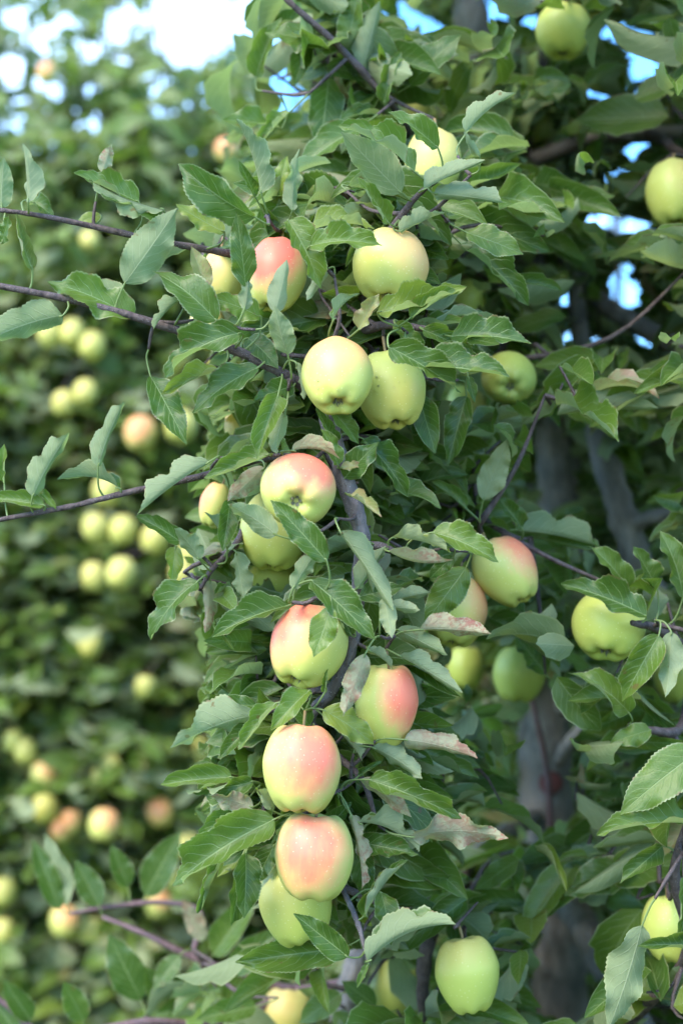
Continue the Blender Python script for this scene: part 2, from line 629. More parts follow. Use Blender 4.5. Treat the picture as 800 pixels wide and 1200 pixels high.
limb = wood('limb', [(652, 830, 2.58), (700, 800, 2.5), (780, 735, 2.42), (755, 680, 2.4), (735, 620, 2.4), (712, 548, 2.42), (690, 470, 2.45), (672, 330, 2.5), (650, 200, 2.52)],
            [.016, .017, .018, .020, .021, .019, .016, .012, .008], M_TRUNK, 14)
wood('branch', [(738, 618, 2.4), (760, 607, 2.36), (786, 600, 2.33), (840, 570, 2.25)], [.012, .010, .010, .007], M_TRUNK)
wood('branch', [(660, 300, 2.62), (700, 350, 2.5), (750, 383, 2.45), (810, 412, 2.4), (900, 455, 2.3)], [.013, .014, .015, .015, .012], M_TRUNK)
wood('branch', [(590, 200, 2.62), (650, 178, 2.6), (700, 160, 2.55), (760, 158, 2.5), (830, 150, 2.45)], [.014, .013, .012, .012, .010], M_TRUNK)
wood('branch', [(652, 1020, 2.58), (668, 1058, 2.45), (695, 1105, 2.35), (725, 1160, 2.28), (760, 1230, 2.2)], [.020, .022, .022, .022, .020], M_TRUNK, 14)
wood('branch', [(640, 950, 2.6), (600, 972, 2.5), (545, 1015, 2.38), (490, 1045, 2.3), (430, 1110, 2.2), (412, 1150, 2.15), (400, 1200, 2.12)],
     [.013, .016, .016, .016, .017, .017, .015], M_TRUNK, 14)
wood('branch', [(655, 890, 2.57), (672, 865, 2.52), (695, 842, 2.48), (715, 838, 2.44)], [.012, .010, .008, .005], M_TRUNK)
wood('branch', [(545, 300, 2.62), (480, 150, 2.3), (430, 60, 2.0), (390, 40, 1.9)], [.014, .011, .007, .005], M_TRUNK)

# the hanging fruit branch leaves the trunk and comes forward
main_b = wood('branch', [(640, 420, 2.64), (560, 330, 2.3), (480, 330, 1.95), (415, 390, 1.72), (385, 470, 1.64), (393, 520, 1.615), (408, 575, 1.61), (424, 630, 1.61),
                         (420, 690, 1.615), (412, 750, 1.625), (392, 805, 1.63), (362, 845, 1.64), (352, 930, 1.65), (372, 990, 1.655), (400, 1040, 1.62), (420, 1085, 1.59), (432, 1132, 1.58)],
              [.016, .014, .0115, .0095, .0088, .0086, .0086, .0078, .0072, .0072, .0062, .005, .004, .0035, .0026, .0025, .0016], M_BRANCH, 12, 8, 0.06)
wood('twig', [(385, 470, 1.64), (330, 437, 1.61), (265, 406, 1.60), (180, 378, 1.585), (90, 353, 1.575), (0, 335, 1.565), (-80, 322, 1.56)], [.0056, .0050, .0046, .0040, .0034, .0030, .0024], M_TWIG, 10, 8, .06)
wood('twig', [(405, 405, 1.74), (360, 330, 1.79), (300, 302, 1.74), (264, 296, 1.65), (190, 283, 1.61), (100, 263, 1.60), (45, 252, 1.59), (0, 246, 1.585), (-60, 240, 1.58)], [.0050, .0046, .0042, .0038, .0032, .0028, .0024, .0022, .0018], M_TWIG, 10, 8, .06)
wood('twig', [(408, 575, 1.615), (370, 545, 1.66), (315, 536, 1.645), (240, 557, 1.62), (150, 577, 1.605), (80, 594, 1.60), (0, 609, 1.59), (-60, 622, 1.585)], [.0050, .0046, .0042, .0034, .0030, .0026, .0022, .0018], M_TWIG, 10, 8, .06)
wood('twig', [(415, 390, 1.72), (440, 300, 1.66), (468, 256, 1.63), (490, 228, 1.62), (512, 212, 1.615)], [.0060, .0048, .0036, .0026, .0016], M_TWIG, 10, 6, .06)
wood('twig', [(500, 200, 2.2), (470, 140, 1.98), (438, 98, 1.84), (395, 52, 1.82), (365, 25, 1.81), (333, -4, 1.80), (300, -40, 1.8)], [.005, .0046, .0042, .0038, .0034, .003, .0024], M_TWIG, 10, 6, .05)
wood('twig', [(370, 545, 1.66), (300, 600, 1.70), (275, 640, 1.68), (250, 665, 1.66), (235, 690, 1.66)], [.0044, .0038, .0034, .0028, .002], M_TWIG, 10, 6, .05)
wood('twig', [(415, 390, 1.72), (455, 380, 1.64), (490, 384, 1.62), (530, 392, 1.62)], [.0055, .0044, .0034, .002], M_TWIG, 10, 6, .05)
wood('twig', [(424, 640, 1.612), (448, 640, 1.60), (470, 650, 1.60)], [.0050, .0036, .0020], M_TWIG, 10, 6, .05)
wood('twig', [(362, 845, 1.64), (395, 885, 1.65), (425, 915, 1.63), (440, 960, 1.63)], [.0044, .0036, .0030, .002], M_TWIG, 10, 6, .05)
wood('twig', [(352, 930, 1.65), (322, 945, 1.66), (300, 925, 1.64)], [.0036, .003, .0018], M_TWIG, 10, 6, .05)
wood('twig', [(392, 805, 1.63), (350, 815, 1.65), (310, 838, 1.64)], [.0040, .003, .0018], M_TWIG, 10, 6, .05)
# low twigs reaching left below, and the thin shoot before the trunk
wood('twig', [(412, 1150, 2.15), (345, 1160, 2.2), (275, 1139, 2.2), (225, 1122, 2.2), (165, 1093, 2.2), (120, 1075, 2.22)], [.007, .006, .0048, .0044, .0038, .0025], M_REDTWIG, 10, 6, .05)
wood('twig', [(225, 1122, 2.2), (235, 1070, 2.25), (190, 1058, 2.25), (130, 1063, 2.25), (82, 1071, 2.25)], [.0044, .0036, .0036, .0032, .0022], M_REDTWIG, 10, 6, .05)
wood('twig', [(345, 1160, 2.2), (260, 1200, 2.15), (170, 1198, 2.1), (60, 1215, 2.1), (10, 1180, 2.1), (-30, 1150, 2.1)], [.006, .0054, .005, .0045, .004, .003], M_REDTWIG, 10, 6, .05)
wood('twig', [(640, 1030, 2.54), (645, 980, 2.5), (640, 900, 2.47), (630, 850, 2.45), (622, 815, 2.44)], [.0052, .0048, .0044, .004, .003], M_REDTWIG, 10, 6, .05)
wood('twig', [(725, 1160, 2.28), (690, 1230, 2.0), (800, 1130, 1.75), (790, 1020, 1.66), (820, 930, 1.64)], [.010, .008, .006, .005, .003], M_TWIG, 10, 6, .05)
wood('twig', [(780, 735, 2.42), (815, 770, 2.05), (790, 750, 1.78), (765, 735, 1.72), (740, 730, 1.70)], [.012, .009, .006, .0045, .003], M_TWIG, 10, 6, .05)
wood('twig', [(815, 770, 2.05), (800, 850, 1.80), (762, 856, 1.74), (735, 850, 1.74)], [.009, .006, .004, .003], M_TWIG, 10, 6, .05)
wood('twig', [(652, 760, 2.57), (610, 720, 2.35), (585, 690, 2.2), (600, 615, 2.03), (572, 600, 1.93), (555, 560, 1.88)], [.011, .009, .007, .006, .004, .003], M_TWIG, 10, 6, .05)
wood('twig', [(545, 1015, 2.38), (530, 1060, 2.1), (505, 1095, 1.95), (495, 1150, 1.95), (500, 1215, 2.0)], [.012, .010, .009, .008, .006], M_TWIG, 10, 6, .1)
wood('twig', [(560, 330, 2.3), (580, 380, 2.2), (590, 405, 2.2), (560, 440, 2.15)], [.008, .006, .005, .003], M_TWIG, 10, 6, .05)
wood('twig', [(600, 240, 2.62), (640, 60, 2.35), (655, -10, 2.28), (720, -60, 2.2)], [.010, .007, .005, .004], M_TWIG, 10, 6, .05)
wood('twig', [(760, 158, 2.5), (780, 165, 2.3), (790, 175, 2.15), (830, 190, 2.1)], [.010, .007, .006, .004], M_TWIG, 10, 6, .05)

samples = np.array(samples)
samp_list = [samples]
samp_owner = [s[0] for s in sample_rad]
samp_r = [s[1] for s in sample_rad]


def nearest(p):
    S = np.concatenate(samp_list)
    d = np.linalg.norm(S - p, axis=1)
    i = int(np.argmin(d))
    return S[i], d[i], samp_owner[i], samp_r[i]


def clear_wood(p, d0):
    """wood point near p whose straight way to p does not cross the front of an apple"""
    S = np.concatenate(samp_list)
    dd = np.linalg.norm(S - p, axis=1)
    best, bc = None, 1e9
    for i in np.argsort(dd)[:160:2]:
        if dd[i] > d0 * 2.5 + .03:
            break
        pth = S[i] + (p - S[i]) * np.linspace(0, .85, 9)[:, None]
        x, y, d = project(pth)
        cost = dd[i]
        for a in apple_list:
            hit = (((x - a[0]) / (a[2] + 3)) ** 2 + ((y - a[1]) / (a[3] + 3)) ** 2 < 1) & (d < a[4] + .03)
            cost += .03 * hit.sum()
        if cost < bc:
            best, bc = i, cost
    return S[best]


def spur(p, q):
    """short side shoot from wood point q to p, a part of the tree"""
    q = clear_wood(np.array(p), np.linalg.norm(np.array(p) - np.array(q)))
    p, q = np.array(p), np.array(q)
    L = np.linalg.norm(p - q)
    mid = (p + q) / 2 + rng.normal(0, 0.05, 3) * L + np.array([0, 0, -0.06 * L])
    path = catmull([q, mid, p], 5)
    r0 = min(0.0040, 0.0016 + 0.015 * L)
    V, F = tube_arrays(path - ORG, np.linspace(r0, 0.0014, len(path)), 6, .06)
    o = link_mesh('spur', mesh_np('spur', V, F), M_TWIG, tree)
    branch_objs.append(o)
    samp_list.append(path[2:])
    k = len(path) - 2
    samp_owner.extend([len(branch_objs) - 1] * k)
    samp_r.extend([0.0016] * k)
    return len(branch_objs) - 1


# ------------------------------------------------------------------ apples
PROFILE = [(0.0, .60), (.10, .63), (.22, .78), (.34, .87), (.48, .90), (.64, .835), (.80, .66), (.93, .39), (1.0, .06), (.975, -.27), (.89, -.53), (.76, -.75),
           (.60, -.89), (.44, -.95), (.31, -.925), (.20, -.86), (.10, -.80), (0.0, -.79)]


def apple_mesh(name, tall, conic, sides, n, seed):
    r = np.random.default_rng(seed)
    P = catmull([(a, b_, 0) for a, b_ in PROFILE], n)[:, :2]
    a = np.linspace(0, 2 * math.pi, sides, endpoint=False)
    p5, p2, p3 = r.uniform(0, 6.3, 3)
    V = [(0, 0, P[0][1] * tall)]
    for rr, z in P[1:-1]:
        low = np.clip((-z + 0.1) / 1.1, 0, 1)
        hi = np.clip((z - 0.1) / 0.9, 0, 1)
        k = 1 - conic * low
        lobes = 1 + (0.026 * low + 0.020 * hi) * np.cos(5 * a + p5) + 0.018 * np.cos(2 * a + p2) + 0.012 * np.cos(3 * a + p3)
        zz = z * tall + (0.040 * low ** 3 - 0.03 * hi ** 3) * np.cos(5 * a + p5) * (0.2 < rr < 0.75) * -1 + 0.03 * np.cos(a + p2) * rr
        x = rr * k * lobes
        V += list(zip(x * np.cos(a), x * np.sin(a), zz))
    V.append((0, 0, P[-1][1] * tall))
    rows = len(P) - 2
    F = []
    for i in range(rows - 1):
        for j in range(sides):
            k = (j + 1) % sides
            F.append((1 + i * sides + j, 1 + (i + 1) * sides + j, 1 + (i + 1) * sides + k, 1 + i * sides + k))
    e = len(V) - 1
    b0 = 1 + (rows - 1) * sides
    for j in range(0, sides, 2):
        k, l = (j + 1) % sides, (j + 2) % sides
        F.append((0, 1 + j, 1 + k, 1 + l))
        F.append((e, b0 + l, b0 + k, b0 + j))
    return np.array(V), np.array(F)


APV = [apple_mesh('fruit', t, c, 40, 3, i) for i, (t, c) in enumerate([(1.06, .10), (1.12, .14), (1.00, .07), (1.18, .16), (1.05, .2)])]
APLO = [apple_mesh('fruit', 1.06, .1, 16, 1, 9)]
calyx_cache = {}


def calyx_arrays():
    V, F = [], []
    for k in range(5):
        a = k * 2 * math.pi / 5
        d = np.array([math.cos(a), math.sin(a), 0])
        s = np.array([-math.sin(a), math.cos(a), 0])
        o = len(V)
        V += list(map(tuple, [d * .04 + s * .05, d * .13 + s * .045 + np.array([0, 0, -.08]), d * .10 + np.array([0, 0, -.20]), d * .16 + s * .0 + np.array([0, 0, -.07]),
                              d * .04 - s * .05, d * .13 - s * .045 + np.array([0, 0, -.08])]))
        F += [(o, o + 1, o + 2, o + 3), (o + 4, o, o + 3, o + 5), (o + 5, o + 3, o + 2, o + 2 - 0)]
    F = [f for f in F if len(set(f)) == 4]
    for k in range(6):
        a = k * math.pi / 3
        o = len(V)
        x, y = .045 * math.cos(a), .045 * math.sin(a)
        V += [(x - .012, y, .02), (x + .012, y, .02), (x * 1.8 + .008, y * 1.8, -.13), (x * 1.8 - .008, y * 1.8, -.13)]
        F.append((o, o + 1, o + 2, o + 3))
    return np.array(V), np.array(F)


CALV, CALF = calyx_arrays()
apple_list = []    # (px, py, rx, ry, depth) for keeping leaves off them


def apple(px, py, wpx, label, hpx=None, depth=None, pitch=0, lean=0, blush=0.0, bdir=(0, .6, .6), green=0.0, var=0, group=None, drops=0, lo=False, stalk=True, owner=None):
    """pitch: degrees the calyx swings towards the viewer; lean: top leans right; bdir: blush side (right, up, towards viewer)"""
    size = 0.074 if not lo else 0.072
    if depth is None:
        depth = size * FPX / wpx
    rad = wpx * depth / FPX / 2
    c = at(px, py, depth)
    up = Vector((0, 0, 1))
    m = Matrix.Rotation(R(lean), 3, CF) @ Matrix.Rotation(-R(pitch), 3, CR)
    spin = Matrix.Rotation(random.uniform(0, 6.28), 3, 'Z')
    rot = m @ spin
    e = empty('apple', c)
    e.rotation_euler = rot.to_euler()
    tag(e, label, 'apple', group)
    V, F = (APLO[0] if lo else APV[var % len(APV)])
    sc = rad
    sz = 1.0
    if hpx and abs(pitch) < 30:
        sz = np.clip((hpx / wpx) / 1.0, .88, 1.22) / (1.06 if var == 0 else 1.0)
        sz = np.clip(sz, .85, 1.15)
    V = V * np.array([sc, sc, sc * sz])
    me = mesh_np('fruit', V, F)
    f = link_mesh('fruit', me, M_APPLE, e)
    bd = rot.transposed() @ (CR * bdir[0] + CU * bdir[1] - CF * bdir[2]).normalized()
    f['blush_dir'] = [bd.x, bd.y, bd.z]
    f['blush'] = float(blush)
    f['green'] = float(green)
    topz = V[0][2]
    botz = V[-1][2]
    if not lo:
        cm = mesh_np('calyx', CALV * rad * 1.0 + np.array([0, 0, botz + rad * .01]), CALF, smooth=False)
        link_mesh('calyx', cm, M_CALYX, e)
    # stalk, in world space, to the nearest wood
    tip = np.array(c) + np.array(rot @ Vector((0, 0, topz - .001)))
    axis = np.array(rot @ Vector((0, 0, 1)))
    if stalk:
        if owner is None:
            q, d, own, rr = nearest(tip + axis * .02)
            if d > 0.022:
                end = tip + axis * 0.026 + (q - tip) / max(d, .01) * 0.004
                spur(end, q)
            else:
                end = q
        else:
            end = tip + axis * .022
            owner.append(end)
        path = catmull([tip, tip + axis * .012, (tip + axis * .018) * .4 + end * .6, end], 4)
        inv = np.array(rot.transposed())
        loc = (path - np.array(c)) @ inv.T
        sv, sf = tube_arrays(loc, np.linspace(.0013, .0017, len(loc)), 6)
        link_mesh('stalk', mesh_np('stalk', sv, sf), M_STALK, e)
    if drops:
        dv, df = [], []
        inv = np.array(rot.transposed())
        for k in range(drops):
            h = Vector((rng.uniform(-.75, .75), rng.uniform(-.85, .6), 0))
            h.z = math.sqrt(max(.05, 1 - h.x ** 2 - h.y ** 2))
            dirw = CR * h.x + CU * h.y - CF * h.z
            dl = np.array(rot.transposed() @ dirw)
            vn = V / (np.linalg.norm(V, axis=1)[:, None] + 1e-9)
            i = int(np.argmax(vn @ dl))
            p0 = V[i]
            nn = p0 / np.linalg.norm(p0)
            t1 = np.cross(nn, [0.3, .5, .8])
            t1 /= np.linalg.norm(t1)
            t2 = np.cross(nn, t1)
            r_ = rng.uniform(.0006, .0012)
            base = len(dv)
            for ring, (s_, hh) in enumerate([(1, -.2), (.85, .45), (.45, .75)]):
                for j in range(8):
                    a = j * math.pi / 4
                    dv.append(p0 + nn * hh * r_ * .8 + (t1 * math.cos(a) + t2 * math.sin(a)) * s_ * r_)
            dv.append(p0 + nn * .85 * r_ * .8)
            for ring in range(2):
                for j in range(8):
                    k2 = (j + 1) % 8
                    df.append((base + ring * 8 + j, base + ring * 8 + k2, base + ring * 8 + 8 + k2, base + ring * 8 + 8 + j))
            for j in range(0, 8, 2):
                df.append((base + 16 + j, base + 16 + j + 1, base + 16 + (j + 2) % 8, base + 24))
        o = link_mesh('water_drops', mesh_np('water_drops', np.array(dv), np.array(df)), M_DROP, e)
        o['kind'] = 'stuff'
    return e


specs = []


def spec(px, py, w, label, h, depth=None, *a, **k):
    depth = depth or .068 * FPX / w
    specs.append(((px, py, w, label, h, depth) + a, k))
    apple_list.append((px, py, w * .5, h * .5, depth, False))


spec(395, 441, 84, 'pale green apple with drops, its calyx showing, hanging left of the darker wet apple', 104, 1.58, 34, -2, .55, (0.1, .95, .1), .12, 1, drops=11)
spec(458, 456, 82, 'wet green apple tucked behind the pale one under two broad leaves', 94, 1.64, 14, -8, .12, (.2, -.8, .5), .30, 0, drops=14)
spec(457, 312, 92, 'yellow apple with faint pink shoulder sitting above a scalloped yellow-edged leaf', 84, 1.63, 8, 6, .45, (.8, .55, .3), .0, 2)
spec(324, 322, 70, 'pink-cheeked apple half hidden by upright leaves above the dark left twig', 84, 1.66, 12, 10, 1.7, (-.2, .6, .75), .05, 1)
spec(262, 322, 50, 'small yellow apple peeping out behind a dark wavy upright leaf', 66, 1.75, 5, -5, .35, (-.6, .4, .5), .0, 0)
spec(243, 384, 44, 'pale apple sliver glimpsed behind leaves over the dark left twig', 62, 1.78, 5, 0, .1, (0, .6, .5), .0, 0)
spec(349, 574, 88, 'red-topped apple with its calyx turned outwards beside the knobbly branch', 92, 1.58, 64, 6, 1.25, (.30, .85, .45), .02, 2)
spec(322, 622, 82, 'green apple pressed under the red-topped apple with its calyx turned outwards', 94, 1.70, 10, 4, .1, (0, .6, .5), .25, 0, drops=5)
spec(323, 676, 66, 'shaded green apple bottom, lowest of the three below the red-topped one', 64, 1.76, 12, 0, .0, (0, .6, .5), .5, 0)
spec(253, 592, 40, 'narrow pink-edged apple hanging under the thin lower twig among leaves', 66, 1.80, 5, 18, .8, (-.8, .5, .2), .1, 3)
spec(282, 500, 38, 'pale whitish apple sliver behind a broad dark leaf, above the thin lower twig', 58, 1.80, 5, 0, .3, (-.6, .4, .3), .0, 3)
spec(361, 757, 92, 'apple with red left cheek, tilted, a small leaf lying across its front', 98, 1.60, 18, 20, 1.25, (-.62, .66, .3), .12, 0)
spec(453, 826, 74, 'tall apple with red right cheek, stalk showing in its hollow', 96, 1.62, -10, 3, 1.2, (.75, .25, .55), .18, 3)
spec(354, 900, 94, 'pink mottled apple with red stalk, resting on the apple below', 106, 1.57, 8, 2, 1.15, (.2, .5, .85), .0, 0)
spec(368, 1003, 92, 'apple with soft pink front patch squeezed between mottled and green apples', 104, 1.58, 2, 3, 1.1, (-.15, .35, .9), .15, 2)
spec(346, 1058, 86, 'plain green apple, lowest of the hanging cluster, dark leaf over it', 100, 1.65, 8, -14, .1, (-.5, .2, .3), .42, 0)
spec(592, 670, 76, 'yellow apple with orange-red shoulder in front of the trunk', 80, None, 12, -30, 1.05, (.62, .75, .1), .12, 4)
spec(533, 716, 76, 'green apple with red right edge below the broad pointed leaf', 84, None, 10, 8, .7, (.9, .3, .1), .3, 0)
spec(596, 443, 64, 'green apple with calyx facing outwards beneath long drooping leaves', 68, 1.93, 60, 5, .0, (0, 1, 0), .38, 2)
spec(545, 478, 46, 'dull green apple beside the one whose calyx faces outwards', 62, 2.3, 8, 10, .15, (.8, .1, 0), .5, 0)
spec(713, 733, 86, 'dimpled green apple under a wide leaf in front of the limb', 78, 1.76, 22, 12, .0, (0, .6, .5), .42, 2)
spec(608, 790, 62, 'shaded green apple hanging before the trunk above the red shoot', 66, None, 5, 4, .0, (0, .6, .5), .6, 0)
spec(548, 1142, 78, 'clean round green apple hanging alone from a knobbly dark spur', 86, None, 6, -8, .15, (-.3, .8, 0), .45, 4)
spec(462, 1162, 62, 'green apple partly behind the tip of the red twig', 78, None, 5, 5, .0, (0, .6, .5), .35, 0)
spec(336, 1190, 62, 'pale yellow apple under leaves below the hanging cluster', 66, None, 5, 5, .2, (-.5, .6, .4), .0, 2)
spec(660, 36, 66, 'blurred green apple high under the crown by the pale trunk', 64, None, 5, 4, .0, (0, .6, .5), .42, 0)
spec(790, 226, 68, 'yellow-green apple hanging from the upper horizontal branch', 80, None, 8, 0, .2, (.6, .4, .3), .25, 0)
spec(507, 192, 66, 'bright yellow-green apple behind the leaves at the top of the short spur', 80, 1.80, 5, 6, .15, (0, .6, .5), .1, 1)
spec(640, 194, 40, 'small dull apple deep in shade near the upper trunk', 44, 2.75, 5, 0, .0, (0, .6, .5), .4, 0)
spec(630, 150, 36, 'tiny half-hidden green apple above the dull shaded one', 40, 2.8, 5, 0, .0, (0, .6, .5), .5, 0)
spec(785, 1088, 66, 'green apple behind the long pale hanging leaf', 84, 1.78, 5, -4, .0, (0, .6, .5), .4, 0)
spec(795, 790, 60, 'dark green apple in shade beside the pale-edged leaf', 70, None, 5, 0, .0, (0, .6, .5), .6, 0)
spec(545, 352, 48, 'green apple glimpsed beneath a dark drooping leaf', 50, 2.1, 5, 0, .0, (0, .6, .5), .5, 0)
spec(546, 782, 44, 'dim green apple deep behind the green one with red edge', 50, 2.4, 5, 0, .0, (0, .6, .5), .6, 0)
spec(484, 128, 40, 'small yellow apple glimpsed above the bright yellow-green one', 48, 2.2, 5, 0, .1, (0, .6, .5), .2, 0)
for a, k in specs:
    apple(*a, **k)
N_FRONT = len(apple_list)

